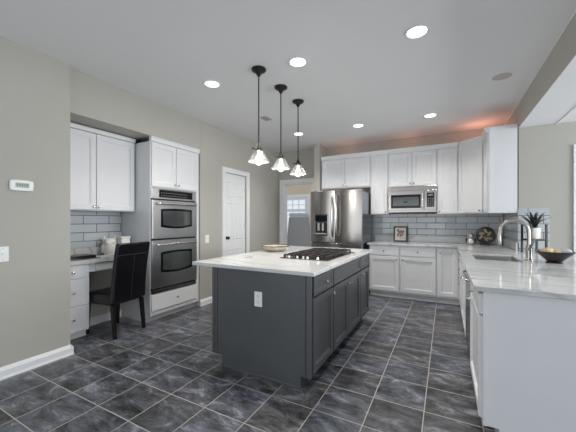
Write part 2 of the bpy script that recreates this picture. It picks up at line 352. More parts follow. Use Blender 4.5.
def cabinet(name, label, loc, rz, w, z0, z1, dep, fr, mat='cab', toe=None, crown=None, body=None, cat='cabinet', group=None, fascia=None):
    t = thing(name, label, cat, loc, rz, group)
    b = MB()
    if body: body(b)
    else: b.box(0.001, w-0.001, 0, dep, z0, z1)
    b.build('body', mat, t)
    if toe: MB().box(0.001, w-0.001, toe, dep, 0.0, z0-0.0005).build('toe_kick', mat, t)
    if crown is not None:
        c = MB(); c.prism([(p[0]-0.0005, crown+p[1]) for p in CROWN], 0.001, w-0.001, 'x'); c.build('crown_molding', mat, t)
    if fascia: MB().box(0.001, w-0.001, -0.026, dep, fascia[0], fascia[1]-0.012).box(0.001, w-0.001, -0.032, dep, fascia[1]-0.012, fascia[1]).build('top_rail', mat, t, 0.003)
    fronts(t, fr, mat)
    return t

UY = 5.445      # carcass front of the back uppers
g2 = 0.003
def pair(x0, x1, z0, z1, kz, gap=0.007):
    m = (x0+x1)/2
    return [('door', x0, m-gap/2, z0, z1, (m-0.03, kz)), ('door', m+gap/2, x1, z0, z1, (m+0.03, kz))]
# back wall uppers
x0 = -2.160
cabinet('upper_cabinet', 'white two door upper cabinet above the refrigerator', (x0, UY, 0), 0, 0.955, 1.905, 2.475, 0.325, pair(0.02, 0.94, 1.925, 2.46, 1.965), crown=2.465)
cabinet('upper_cabinet', 'tall narrow white upper cabinet between refrigerator and microwave', (-1.204, UY, 0), 0, 0.312, 1.408, 2.475, 0.325, [('door', 0.012, 0.298, 1.415, 2.46, (0.272, 1.445))], crown=2.465)
cabinet('upper_cabinet', 'white two door upper cabinet above the microwave', (-0.891, UY, 0), 0, 0.764, 1.878, 2.475, 0.325, pair(0.015, 0.749, 1.885, 2.46, 1.93), crown=2.465)
cabinet('upper_cabinet', 'tall white single door upper cabinet right of the microwave', (-0.126, UY, 0), 0, 0.302, 1.400, 2.475, 0.325, [('door', 0.012, 0.288, 1.412, 2.46, (0.036, 1.442))], crown=2.465)
# diagonal corner unit
t = thing('corner_cabinet', 'white diagonal corner upper cabinet with one door', 'cabinet', (0, 0, 0))
P = [(0.178, 5.762), (0.178, UY), (0.497, 5.126), (0.808, 5.126), (0.808, 5.762)]
MB().prism(P, 1.40, 2.475).build('body', 'cab', t)
L = math.hypot(0.497-0.178, UY-5.126)
d2 = bpy.data.objects.new('door', MB().panel(0.022, L-0.022, 1.412, 2.46, 0, 0.022, 0.055, 0.013).build('tmp', 'cab').data)
bpy.data.objects.remove(bpy.data.objects['tmp']); COL.objects.link(d2); d2.parent = t; d2.location = (0.178, UY, 0); d2.rotation_euler = (0, 0, -PI/4)
knob(d2, L-0.05, 1.445)
c = MB(); R2 = []
for (px, pz) in CROWN:
    q = px*math.tan(math.radians(22.5))
    R2.append([(0.178-q*0+0.0, UY+px, 2.465+pz), (0.178+ -q, UY+px, 2.465+pz), (0.497+px, 5.126-q*-1*-1, 2.465+pz)])
k = len(R2)
va = [c.bm.verts.new(r[1]) for r in R2]; vb = [c.bm.verts.new(r[2]) for r in R2]
for i in range(k):
    j = (i+1) % k; c.bm.faces.new((va[i], va[j], vb[j], vb[i]))
c.bm.faces.new(va); c.bm.faces.new(vb[::-1])
c.build('crown_molding', 'cab', t)
# right return upper (front faces -X)
RX = 0.508; RY0, RY1 = 4.722, 5.124
t = cabinet('upper_cabinet', 'white upper cabinet on the right return with a plain end panel facing the room', (RX, RY1, 0), -90, RY1-RY0, 1.398, 2.540, 0.303, [('door', 0.012, RY1-RY0-0.018, 1.412, 2.46, (0.045, 1.445))], crown=2.465)
MB().box(RY1-RY0-0.0005, RY1-RY0+0.005, 0.0, 0.03, 1.398, 2.540).build('face_stile', 'cab', t)

# microwave
MX0, MX1 = -0.886, -0.130
t = thing('microwave', 'stainless over the range microwave with black window', 'microwave', (MX0, 5.40, 0)); w = MX1-MX0
MB().box(0, w, 0.0, 0.36, 1.435, 1.874).build('body', 'ss', t, 0.003)
d = MB().rings([[(0.002, 0, 1.47), (0.575, 0, 1.47), (0.575, 0, 1.80), (0.002, 0, 1.80)], [(0.002, -0.022, 1.47), (0.575, -0.022, 1.47), (0.575, -0.022, 1.80), (0.002, -0.022, 1.80)]]).build('door', 'ss', t, 0.003)
MB().box(0.045, 0.52, -0.025, -0.0222, 1.505, 1.735).build('window_frame', 'bglass', d, 0.002)
MB().box(0.078, 0.487, -0.027, -0.0252, 1.548, 1.695).build('window', 'gglass', d)
MB().box(0.25, 0.31, -0.0285, -0.0271, 1.60, 1.622).build('emblem', 'bglass', d)
MB().tube([(0.548, -0.024, 1.50), (0.548, -0.05, 1.515), (0.548, -0.05, 1.75), (0.548, -0.024, 1.765)], 0.011).build('handle', 'ssh', d, smooth=True)
p_ = MB().box(0.578, w-0.002, -0.022, 0, 1.47, 1.80).build('control_panel', 'ss', t, 0.003)
MB().box(0.61, w-0.035, -0.025, -0.0222, 1.52, 1.755).build('keypad', 'bglass', p_, 0.002)
kk = MB()
for i in range(3):
    for j in range(5): kk.box(0.625+i*0.032, 0.645+i*0.032, -0.0258, -0.0251, 1.535+j*0.03, 1.547+j*0.03)
kk.box(0.63, 0.70, -0.0258, -0.0251, 1.70, 1.735).build('buttons', 'slot', p_)
v = MB().box(0.002, w-0.002, -0.018, 0, 1.803, 1.872).build('vent_panel', 'ss', t, 0.003)
MB().box(0.03, w-0.03, -0.004, 0.30, 1.418, 1.4345).build('underside_vent', 'black', t)

# refrigerator
FX0, FX1 = -2.128, -1.215; FY = 4.90; w = FX1-FX0
t = thing('refrigerator', 'stainless french door refrigerator with water dispenser', 'refrigerator', (FX0, FY, 0))
MB().box(0.004, w-0.004, 0.0, 0.76, 0.05, 1.785).build('cabinet_body', 'ssd', t, 0.004)
MB().box(0.02, w-0.02, 0.03, 0.72, 0.0, 0.05).build('base_grille', 'black', t)
def curved(x0, x1, z0, z1, bow, seg=10, y0=-0.002, th=0.065, cut=None):
    m = MB(); cols = []
    f = lambda u: -th + bow*(2*u-1)**2
    pts = [(x0+(x1-x0)*i/seg, y0+f(i/seg)) for i in range(seg+1)]
    out = [(x0, y0)] + [(x0+0.0, y0-th+bow+0.01)] + pts[0:0] + pts + [(x1, y0)]
    out = [(x0, y0)] + pts + [(x1, y0)]
    m.prism(out, z0, z1); return m
mid = w*0.497
for side, (a, b) in (('l', (0.0, mid-0.003)), ('r', (mid+0.003, w))):
    d = curved(a, b, 0.918, 1.815, 0.022).build('door', 'ss', t, 0.004, smooth=True)
    hx = (mid-0.036) if side == 'l' else (mid+0.036)
    MB().tube([(hx, -0.058, 1.02), (hx, -0.105, 1.05), (hx, -0.125, 1.18), (hx, -0.132, 1.36), (hx, -0.125, 1.55), (hx, -0.105, 1.70), (hx, -0.058, 1.73)], 0.013, 12).build('handle', 'ssh', d, smooth=True)
    if side == 'l':
        dp = MB()
        def rg(i, y): return [(0.075+i, y, 1.03+i), (0.335-i, y, 1.03+i), (0.335-i, y, 1.41-i), (0.075+i, y, 1.41-i)]
        dp.rings([rg(0, -0.055), rg(0, -0.074), rg(0.012, -0.076), rg(0.02, -0.07)])
        dd = dp.build('dispenser', 'ssd', d, smooth=False)
        MB().box(0.10, 0.31, -0.0735, -0.0702, 1.055, 1.26).build('recess', 'black', dd)
        MB().box(0.10, 0.31, -0.078, -0.0702, 1.275, 1.385).build('display', 'bglass', dd)
        MB().box(0.145, 0.175, -0.085, -0.0737, 1.12, 1.25).box(0.225, 0.255, -0.085, -0.0737, 1.12, 1.25).build('paddles', 'grille', dd)
        MB().box(0.105, 0.305, -0.09, -0.0737, 1.058, 1.075).build('drip_tray', 'grille', dd)
    else:
        MB().box(0.60, 0.69, -0.0665, -0.062, 1.728, 1.742).build('emblem', 'slot', d)
d = curved(0.0, w, 0.08, 0.905, 0.03, 14).build('freezer_drawer', 'ss', t, 0.004, smooth=True)
MB().tube([(0.10, -0.055, 0.82), (0.12, -0.10, 0.82), (w/2, -0.125, 0.82), (w-0.12, -0.10, 0.82), (w-0.10, -0.055, 0.82)], 0.013, 12).build('handle', 'ssh', d, smooth=True)
MB().box(w-0.10, w-0.006, 0.003, 0.09, 1.7865, 1.814).build('hinge_shade', 'black', t, 0.004)  # hinge cover whose black stands in for shadow at the top of the side

# back base cabinets
BY = 5.150; CT = 0.914; CB = 0.882
def base_body(b, w, dep): b.box(0.001, w-0.001, 0, dep, 0.10, CB)
for xx, ww, lab, kx in ((-1.165, 0.497, 'white base cabinet with one drawer beside the refrigerator', 0.45), (-0.667, 0.541, 'white base cabinet with one drawer in the middle of the back run', 0.05)):
    cabinet('base_cabinet', lab, (xx, BY, 0), 0, ww, 0.10, CB, 0.60, [('drawer', 0.012, ww-0.012, 0.715, 0.862, (ww/2, 0.79)), ('door', 0.012, ww-0.012, 0.128, 0.700, (kx, 0.655))], toe=0.07)
cabinet('base_cabinet', 'white corner base cabinet with a single full height door', (-0.125, BY, 0), 0, 0.318, 0.10, CB, 0.60, [('door', 0.012, 0.285, 0.128, 0.862, (0.05, 0.80))], toe=0.07)
# peninsula run, fronts facing -X, local x runs toward the camera
PXF = 0.195
def pen(name, lab, y1, y0, fr, body=None, cat='cabinet', dep=0.60):
    return cabinet(name, lab, (PXF, y1, 0), -90, y1-y0, 0.10, CB, dep, fr, toe=0.075, body=body, cat=cat)
w = 5.128-4.302
pen('drawer_cabinet', 'white four drawer base cabinet in the peninsula near the corner', 5.128, 4.302,
    [('drawer', 0.30, w-0.008, z0, z1, (0.30+(w-0.308)/2, (z0+z1)/2)) for z0, z1 in ((0.735, 0.862), (0.56, 0.722), (0.35, 0.547), (0.128, 0.337))])
w = 4.300-3.422
pen('sink_cabinet', 'white sink base cabinet with two doors under the sink', 4.300, 3.422,
    [('drawer', 0.008, w-0.008, 0.735, 0.862)] + pair(0.008, w-0.008, 0.128, 0.722, 0.66),
    body=lambda b: (b.box(0.001, w-0.001, 0, 0.60, 0.10, 0.66), b.box(0.001, w-0.001, 0, 0.03, 0.66, CB), b.box(0.001, w-0.001, 0.57, 0.60, 0.66, CB)))
w = 2.806-2.085
pen('base_cabinet', 'white peninsula base cabinet nearest the viewer beside the end panel', 2.806, 2.085,
    [('drawer', 0.008, w-0.006, 0.742, 0.862, (0.36, 0.80)), ('door', 0.008, w-0.006, 0.128, 0.730, (0.06, 0.675))])
# dishwasher
w = 3.420-2.808
t = thing('dishwasher', 'stainless dishwasher in the peninsula between white cabinets', 'dishwasher', (PXF, 3.420, 0), -90)
MB().box(0.002, w-0.002, 0.0, 0.58, 0.10, 0.875).build('tub', 'black', t)
MB().box(0.02, w-0.02, 0.06, 0.55, 0.0, 0.0995).build('toe_panel', 'black', t)
d = MB().box(0.004, w-0.004, -0.022, -0.0005, 0.115, 0.872).build('door', 'ssd', t, 0.004)
MB().tube([(0.05, -0.02, 0.80), (0.06, -0.045, 0.80), (w-0.06, -0.045, 0.80), (w-0.05, -0.02, 0.80)], 0.009).build('handle', 'ssh', d, smooth=True)
# peninsula end panel
t = thing('end_panel', 'large white end panel of the peninsula facing the viewer', 'panel', (0, 2.062, 0))
MB().prism([(0.192, 0.10), (0.270, 0.10), (0.270, 0.0), (1.05, 0.0), (1.05, CB), (0.192, CB)], 0.0, 0.020, 'y').build('panel', 'cab', t, 0.002)
MB().box(0.192, 0.212, -0.006, -0.0003, 0.10, CB).build('corner_stile', 'cab', t, 0.002)

# countertops
def slab(name, label, xs, ys, inside, z0, z1, parent=None, bev=0.004):
    m = MB(); bm = m.bm; V = {}
    def v(i, j):
        if (i, j) not in V: V[(i, j)] = bm.verts.new((xs[i], ys[j], z1))
        return V[(i, j)]
    for i in range(len(xs)-1):
        for j in range(len(ys)-1):
            if inside((xs[i]+xs[i+1])/2, (ys[j]+ys[j+1])/2): bm.faces.new((v(i, j), v(i+1, j), v(i+1, j+1), v(i, j+1)))
    r = bmesh.ops.extrude_face_region(bm, geom=bm.faces[:]); nv = [e for e in r['geom'] if isinstance(e, bmesh.types.BMVert)]
    bmesh.ops.translate(bm, verts=nv, vec=(0, 0, z0-z1))
    return tag(m.build(name, 'marble', parent, bev), label, 'countertop')
SX0, SX1, SY0, SY1 = 0.262, 0.640, 3.44, 4.02
def ins(x, y):
    if SX0 < x < SX1 and SY0 < y < SY1: return False
    return (y > 5.106 and x < 0.812) or (0.147 < x < 0.812) or (x > 0.147 and y < 4.708)
ct = slab('countertop', 'white veined marble countertop along the back wall and peninsula', [-1.190, 0.147, SX0, SX1, 0.809, 1.335], [2.040, SY0, SY1, 4.708, 5.106, 5.766], ins, CB+0.0008, CT)
MB().box(-1.190, 0.788, 5.746, 5.7655, CT+0.0005, 1.017).build('backsplash_strip', 'marble', ct, 0.002)
MB().box(0.790, 0.8105, 4.712, 5.7655, CT+0.0005, 1.017).build('backsplash_strip', 'marble', ct, 0.002)
# sink
t = thing('sink', 'stainless undermount sink set in the peninsula countertop', 'sink', ((SX0+SX1)/2, (SY0+SY1)/2, 0.70))
a, b = (SX1-SX0)/2-0.001, (SY1-SY0)/2-0.001
def rr(a, b, z, r=0.03, n=4):
    o = []
    for cx, cy, s in ((a-r, b-r, 0), (-a+r, b-r, 1), (-a+r, -b+r, 2), (a-r, -b+r, 3)):
        for i in range(n+1): q = PI/2*s+PI/2*i/n; o.append((cx+r*math.cos(q), cy+r*math.sin(q), z))
    return o
MB().rings([rr(a, b, 0.196), rr(a-0.008, b-0.008, 0.02), rr(a-0.03, b-0.03, 0.0), rr(a-0.025, b-0.025, -0.006), rr(a-0.001, b-0.001, 0.018), rr(a+0.0004, b+0.0004, 0.196)], False, False).build('basin', 'basin', t, smooth=True)
MB().box(-a+0.03, a-0.03, -b+0.03, b-0.03, -0.004, 0.001).build('basin_floor', 'basin', t)
MB().lathe([(0.04, 0.001), (0.04, 0.005), (0.03, 0.004), (0.005, 0.003)], (0, 0, 0.0005), 'z', 18).build('drain', 'ssh', t)
# faucet
t = thing('faucet', 'tall brushed nickel gooseneck faucet behind the sink', 'faucet', (0.705, 3.60, CT+0.0005))
MB().lathe([(0.032, 0), (0.032, 0.008), (0.026, 0.014), (0.024, 0.03), (0.024, 0.13), (0.021, 0.15)], seg=18).build('base', 'nick', t, smooth=True)
pts = [(0, 0, 0.14), (0, 0, 0.27)] + [(-0.115+0.115*math.cos(a), 0, 0.27+0.115*math.sin(a)) for a in [PI*i/10 for i in range(1, 11)]] + [(-0.236, 0, 0.235)]
MB().tube(pts, 0.0155, 14).build('spout', 'nick', t, smooth=True)
MB().lathe([(0.014, 0.0), (0.017, -0.01), (0.022, -0.09), (0.018, -0.10), (0.003, -0.101)], (-0.236, 0, 0.238), 'z', 16).build('spray_head', 'nick', t, smooth=True)
MB().tube([(0.0, -0.022, 0.105), (0.0, -0.05, 0.12), (0.015, -0.075, 0.175), (0.03, -0.085, 0.215)], 0.010, 10, [0.012, 0.012, 0.010, 0.013]).build('lever', 'nick', t, smooth=True)

# ------------------------------------------------------------------ island
IX0, IX1, IY0, IY1 = -1.868, -0.908, 2.062, 3.925
t = thing('kitchen_island', 'charcoal painted kitchen island with drawers and doors', 'island', (IX1, IY0, 0), 90); w = IY1-IY0; dp = IX1-IX0
MB().box(0.0, w, 0.014, dp, 0.10, CB).build('body', 'char', t)
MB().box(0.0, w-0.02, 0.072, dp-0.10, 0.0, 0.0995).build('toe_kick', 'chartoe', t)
def ip(x): return (x-IX1)*-1.0
# end panel (towards camera) : local -x face
ep = MB(); pr_ = [(-0.015, 0.10), (0.075, 0.10), (0.075, 0.0), (0.85, 0.0), (0.85, 0.10), (dp, 0.10), (dp, CB), (-0.015, CB)]
ep.prism(pr_, -0.018, -0.0003, 'x'); e1 = ep.build('end_panel', 'char', t, 0.001)
for y0, y1 in ((-0.015, 0.022), (0.030, 0.054), (dp-0.030, dp), (dp-0.058, dp-0.036)):
    MB().box(-0.026, -0.0183, y0, y1, 0.10, CB).build('corner_post', 'char', e1, 0.002)
MB().box(-0.026, -0.0183, 0.075, 0.85, 0.0, 0.022).build('base_molding', 'char', e1, 0.003)
D = lambda y: y-IY0
fr = [('sdrawer', D(2.088), D(2.520), 0.712, 0.862, (D(2.31), 0.79)), ('sdrawer', D(2.540), D(3.466), 0.712, 0.862), ('sdrawer', D(3.482), D(3.91), 0.712, 0.862, (D(3.72), 0.79)),
      ('door', D(2.075), D(2.520), 0.118, 0.698, (D(2.478), 0.655)), ('door', D(2.540), D(2.985), 0.118, 0.698, (D(2.950), 0.655)), ('door', D(2.989), D(3.466), 0.118, 0.698, (D(3.024), 0.655)), ('door', D(3.482), D(3.91), 0.118, 0.698, (D(3.517), 0.655))]
fronts(t, fr, 'char', 'chrome', 1.15, 0.034)
for ch in t.children:
    if ch.name.split('.')[0] in ('drawer', 'door'): ch.location = (0, 0.0138, 0)
isl = slab('countertop', 'white marble slab on the charcoal island', [-2.078, -0.852], [1.998, 3.965], lambda x, y: True, CB+0.0008, CT)
# outlet on island end
def wallplate(name, label, loc, rz, kind, cat):
    t = thing(name, label, cat, loc, rz)
    MB().box(-0.038, 0.038, -0.006, 0.0, -0.062, 0.062).build('cover_plate', 'plate', t, 0.004)
    if kind == 'outlet':
        for z in (-0.024, 0.024):
            s = MB().prism([(0.017*math.cos(a)*1.0, z+0.0165*math.sin(a)) for a in [2*PI*i/16 for i in range(16)]], -0.0078, -0.0062, 'y').build('socket', 'plate', t)
            MB().box(-0.008, -0.005, -0.0085, -0.0079, z-0.003, z+0.007).box(0.005, 0.008, -0.0085, -0.0079, z-0.003, z+0.007).box(-0.002, 0.002, -0.0085, -0.0079, z-0.011, z-0.007).build('slots', 'slot', s)
    else:
        MB().box(-0.010, 0.010, -0.0075, -0.0062, -0.02, 0.02).build('toggle_frame', 'plate', t, 0.001)
        MB().box(-0.005, 0.005, -0.020, -0.0076, -0.004, 0.010).build('toggle', 'plate', t, 0.001)
        for z in (-0.045, 0.045): MB().lathe([(0.003, 0), (0.003, -0.001), (0.001, -0.0014)], (0, -0.0062, z), 'y', 8).build('screw', 'slot', t)
    return t
wallplate('outlet', 'white outlet plate on the charcoal island end panel', (-1.370, IY0-0.0185, 0.645), 0, 'outlet', 'outlet')
wallplate('wall_switch', 'white switch plate on the plain wall below the thermostat', (XA, 1.032, 1.02), 90, 'switch', 'switch')
wallplate('wall_switch', 'white switch plate on the wall between oven tower and door', (XL, 3.445, 1.01), 90, 'switch', 'switch')

# cooktop
CX0, CX1, CY0, CY1 = -1.485, -0.965, 2.595, 3.490
t = thing('cooktop', 'gas cooktop with black cast iron grates on the island', 'cooktop', ((CX0+CX1)/2, (CY0+CY1)/2, CT+0.0006)); a, b = (CX1-CX0)/2, (CY1-CY0)/2
MB().box(-a, a, -b, b, 0, 0.008).build('tray', 'ss', t, 0.003)
for k in range(3):
    y0 = -b+0.025+k*(2*b-0.05)/3; y1 = y0+(2*b-0.05)/3-0.004; g = MB(); z0, z1 = 0.028, 0.040; xa, xb = -a+0.035, a-0.035
    for x in (xa, xb-0.012): g.box(x, x+0.012, y0, y1, z0, z1)
    for y in (y0, y1-0.012): g.box(xa, xb, y, y+0.012, z0, z1)
    n = 5
    for i in range(1, n): q = xa+(xb-xa)*i/n; g.box(q-0.005, q+0.005, y0, y1, z0+0.001, z1+0.003)
    for i in range(1, 3): q = y0+(y1-y0)*i/3; g.box(xa, xb, q-0.005, q+0.005, z0+0.0015, z1+0.0035)
    for x in (xa, xb-0.014):
        for y in (y0, y1-0.014): g.box(x, x+0.014, y, y+0.014, 0.0082, z0)
    g.build('grate', 'iron', t)
for (x, y, r) in ((-0.11, -0.29, 0.04), (0.11, -0.29, 0.035), (0.0, 0.0, 0.055), (-0.11, 0.29, 0.035), (0.11, 0.29, 0.04)):
    MB().lathe([(r, 0.0082), (r, 0.018), (r*0.75, 0.02), (r*0.75, 0.026), (0.004, 0.027)], (x, y, 0), 'z', 16).build('burner', 'iron', t)
for x in (-0.155, -0.065, 0.0, 0.045, 0.15):
    MB().lathe([(0.017, 0.0082), (0.017, 0.014), (0.013, 0.016), (0.012, 0.034), (0.002, 0.035)], (x, -b+0.016, 0), 'z', 14).build('knob', 'ssh', t, smooth=True)
tag(MB().lathe([(0.022, 0), (0.022, 0.006), (0.015, 0.012), (0.003, 0.013)], (0, 0, 0), 'z', 16).build('air_switch', 'nick', None, smooth=True, loc=(-0.915, 3.33, CT+0.0006)), 'small round metal button on the island marble beside the cooktop', 'button')
# woven tray on the island
t = thing('woven_bowl', 'pale round woven bowl on the island behind the cooktop', 'bowl', (-1.89, 3.20, CT+0.0006))
MB().lathe([(0.10, 0.0), (0.115, 0.008), (0.15, 0.035), (0.172, 0.06), (0.176, 0.064), (0.172, 0.066), (0.162, 0.060), (0.14, 0.038), (0.105, 0.014), (0.004, 0.010)], seg=40, rib=0.008).build('bowl_wall', 'wicker', t)
MB().lathe([(0.170, 0.060), (0.178, 0.060), (0.181, 0.065), (0.178, 0.070), (0.170, 0.070), (0.167, 0.065), (0.170, 0.060)], seg=40, cap0=False, cap1=False).build('rim', 'darkwood', t, smooth=True)

# ------------------------------------------------------------------ desk nook
DX = -3.535     # carcass front
t = cabinet('desk_drawer_cabinet', 'white three drawer cabinet under the left end of the desk', (DX, 1.485, 0), 90, 0.385, 0.08, 0.818, 0.325,
        [('drawer', 0.006, 0.378, z0, z1, (0.215, (z0+z1)/2)) for z0, z1 in ((0.668, 0.812), (0.372, 0.660), (0.092, 0.364))], toe=0.06, cat='cabinet')
t = thing('pencil_drawer', 'wide white shallow drawer hung under the desk top', 'drawer', (DX, 1.874, 0), 90)
MB().box(0.0, 0.582, 0.0, 0.30, 0.716, 0.8175).build('drawer_box', 'cab', t)
o = MB().panel(0.062, 0.575, 0.722, 0.812, 0, 0.018, flat=True).build('drawer_front', 'cab', t); knob(o, 0.32, 0.768, -0.018)
ct = tag(MB().box(-3.868, -3.490, 1.481, 2.457, 0.8185, 0.862).build('countertop', 'marble', None, 0.003), 'white marble desk top in the wall nook', 'countertop')
MB().box(-3.868, -3.850, 1.482, 2.456, 0.8625, 0.964).build('backsplash_strip', 'marble', ct, 0.002)
cabinet('upper_cabinet', 'white two door upper cabinet hung above the desk', (-3.580, 1.484, 0), 90, 0.968, 1.412, 2.300, 0.285,
        pair(0.008, 0.955, 1.420, 2.295, 1.455), fascia=(2.302, 2.350))
# oven tower
TY0, TY1 = 2.462, 3.292; TX = -3.288; w = TY1-TY0
t = thing('oven_tower', 'tall white cabinet housing the double oven', 'cabinet', (TX, TY0, 0), 90)
b = MB(); dpt = 0.572
b.box(0, 0.008, 0, dpt, 0.085, 2.30).box(w-0.02, w, 0, dpt, 0.085, 2.30).box(0.008, w-0.02, 0, dpt, 0.085, 0.352).box(0.008, w-0.02, 0, dpt, 1.722, 2.30).box(0.008, w-0.02, dpt-0.02, dpt, 0.352, 1.722)
b.box(w-0.05, w-0.02, 0.0, 0.02, 0.352, 1.722)
b.build('body', 'cab', t)
MB().box(0.0, w, 0.07, dpt, 0.0, 0.0845).build('toe_kick', 'cab', t)
fronts(t, pair(0.012, w-0.052, 1.735, 2.290, 1.775) + [('drawer', 0.012, w-0.052, 0.142, 0.345, (0.40, 0.255))], 'cab')
MB().box(-0.001, w+0.002, -0.026, 0.02, 2.3005, 2.350).box(-0.001, w+0.006, -0.032, 0.02, 2.350, 2.3625).build('top_rail', 'cab', t, 0.003)
# double oven
OY0, OY1 = 2.4715, 3.222; w = OY1-OY0
t = thing('double_oven', 'stainless double wall oven in the white tower', 'oven', (TX-0.002, OY0, 0), 90)
MB().box(0.002, w-0.002, 0.0025, 0.50, 0.358, 1.716).build('chassis', 'black', t)
c = MB().box(0.0, w, -0.022, 0.002, 1.578, 1.715).build('control_panel', 'sso', t, 0.003)
MB().box(0.11, w-0.075, -0.0245, -0.0222, 1.598, 1.698).build('display', 'bglass', c)
for j in range(2):
    bt = MB()
    for i in range(12): bt.box(0.14+i*0.037, 0.158+i*0.037, -0.0252, -0.0246, 1.618+j*0.035, 1.627+j*0.035)
    bt.build('button_row', 'slot', c)
for z0, z1, hz in ((1.062, 1.560, 1.515), (0.428, 1.040, 0.985)):
    d = MB().box(0.0, w, -0.038, 0.002, z0, z1).build('oven_door', 'sso', t, 0.005)
    H = (z1-z0); wz0, wz1 = z0+0.15+ (0.05 if H > 0.55 else 0), z1-0.115-(0.04 if H > 0.55 else 0)
    def arch(i, n=8):
        x0, x1 = 0.125+i, w-0.10-i; o = []
        for k in range(n+1): s = k/n; o.append((x0+(x1-x0)*s, wz0+i-0.025*math.sin(PI*s)))
        for k in range(n+1): s = k/n; o.append((x1-(x1-x0)*s, wz1-i+0.012*math.sin(PI*s)))
        return o
    f_ = MB().prism(arch(0), -0.0405, -0.0382, 'y').build('window_frame', 'bglass', d)
    MB().prism(arch(0.028), -0.042, -0.0406, 'y').build('window', 'gglass', f_)
    MB().tube([(0.05, -0.038, hz), (0.05, -0.075, hz), (0.12, -0.086, hz), (w-0.12, -0.086, hz), (w-0.05, -0.075, hz), (w-0.05, -0.038, hz)], 0.013, 10).build('handle', 'ssh', d, smooth=True)
MB().box(0.0, w, -0.02, 0.002, 0.360, 0.405).build('bottom_trim', 'ss', t, 0.003)
# thermostat
t = thing('thermostat', 'white thermostat with grey display on the left wall', 'thermostat', (XA, 1.15, 1.594), 90)
o = MB(); hw, hh = 0.078, 0.040
prof = [(-hw, -hh), (-hw*0.6, -hh-0.006), (hw*0.6, -hh-0.006), (hw, -hh), (hw+0.003, 0), (hw, hh), (hw*0.6, hh+0.006), (-hw*0.6, hh+0.006), (-hw, hh), (-hw-0.003, 0)]
o.prism(prof, -0.026, -0.0003, 'y').build('housing', 'plate', t, 0.006)
s_ = MB().box(-0.046, 0.046, -0.0285, -0.0263, -0.018, 0.022).build('display', 'lcd', t, 0.001)
z = MB()
for i in range(5): z.box(-0.036+i*0.016, -0.027+i*0.016, -0.0292, -0.0286, -0.006, 0.012)
z.build('digits', 'lcdink', s_)
for k in range(3): MB().box(-0.066, -0.056, -0.028, -0.0263, -0.016+k*0.014, -0.008+k*0.014).build('button', 'plate', t, 0.001)

# parsons chair
t = thing('dining_chair', 'black leather parsons chair pulled up to the desk', 'chair', (-3.430, 2.116, 0), -83)
hw = 0.215
MB().box(-hw, hw, -0.235, 0.20, 0.355, 0.478).build('seat', 'leather', t, 0.03, smooth=True, seg=4)
bk = MB(); R_ = []
for i in range(9):
    s = i/8; z = 0.385+0.66*s; y = 0.165+0.095*s+0.03*math.sin(s*PI)*-0.5; th = 0.062-0.014*s; ww = hw+0.004*s
    R_.append([(-ww, y, z), (0, y+0.010, z), (ww, y, z), (ww, y+th, z), (0, y+th+0.014, z), (-ww, y+th, z)])
bk.rings(R_); bkr = bk.build('backrest', 'leather', t, 0.014, smooth=True, seg=3)
sm = MB()
yb = lambda s: 0.165+0.095*s+0.03*math.sin(s*PI)*-0.5+0.062-0.014*s
sq = 0.80
sm.tube([(-hw-0.002, yb(sq)+0.001, 0.385+0.66*sq), (0, yb(sq)+0.0145, 0.385+0.66*sq), (hw+0.002, yb(sq)+0.001, 0.385+0.66*sq)], 0.003, 6)
sm.tube([(0.0, yb(s)+0.0145, 0.385+0.66*s) for s in (0.03, 0.2, 0.4, 0.6, 0.79)], 0.003, 6)
sm.build('seam', 'seam', bkr)
for x in (-1, 1):
    for y, yy in ((-0.205, -0.215), (0.185, 0.225)):
        MB().rings([[(x*(hw-0.025)+i*0.021, y+j*0.021, 0.365) for i, j in ((-1, -1), (1, -1), (1, 1), (-1, 1))], [(x*(hw-0.022)+i*0.015, yy+j*0.015, 0.0) for i, j in ((-1, -1), (1, -1), (1, 1), (-1, 1))]]).build('leg', 'legwood', t, 0.002)

# things on the desk
t_owl = t = thing('owl_figurine', 'white ceramic owl figurine on the desk', 'figurine', (-3.752, 2.232, 0.8627), 70)
MB().lathe([(0.050, 0), (0.058, 0.006), (0.055, 0.014), (0.066, 0.03), (0.074, 0.065), (0.072, 0.10), (0.066, 0.13), (0.068, 0.155), (0.058, 0.178), (0.03, 0.188), (0.003, 0.19)], seg=22).build('owl_body', 'ceramic', t, smooth=True)
for x in (-0.05, 0.05): MB().lathe([(0.022, 0), (0.016, 0.022), (0.002, 0.05)], (x, 0, 0.160), 'z', 10).build('ear', 'ceramic', t, smooth=True)
for x in (-0.028, 0.028): MB().lathe([(0.022, -0.058), (0.022, -0.066), (0.013, -0.070), (0.010, -0.066), (0.003, -0.068)], (x, 0, 0.140), 'y', 14).build('eye', 'ceramic', t)
MB().lathe([(0.009, 0.0), (0.006, -0.014), (0.001, -0.026)], (0, -0.066, 0.118), 'z', 8).build('beak', 'ceramic', t)
for x in (-1, 1): MB().ball((x*0.070, 0, 0.075), 0.04, 0.35, 0.8, 1.25).build('wing', 'ceramic', t, smooth=True)
t_owl.scale = (1.12, 1.12, 1.15)
t = thing('canister', 'small white square ceramic canister beside the owl figurine', 'canister', (-3.64, 2.352, 0.8627), 80)
MB().box(-0.055, 0.055, -0.05, 0.05, 0, 0.205).build('jar', 'ceramic', t, 0.012, seg=3)
MB().box(-0.058, 0.058, -0.053, 0.053, 0.2055, 0.23).build('lid', 'ceramic', t, 0.006)
t = thing('magazine', 'dark covered book lying on the desk by the left wall', 'book', (-3.70, 1.835, 0.8627), 88)
MB().box(-0.15, 0.15, -0.10, 0.10, 0.0, 0.004).box(-0.15, 0.15, -0.10, 0.10, 0.032, 0.036).box(-0.15, 0.15, -0.10, -0.096, 0.004, 0.032).build('cover', 'book', t)
MB().box(-0.145, 0.146, -0.095, 0.095, 0.0045, 0.0315).build('pages', 'paper', t)
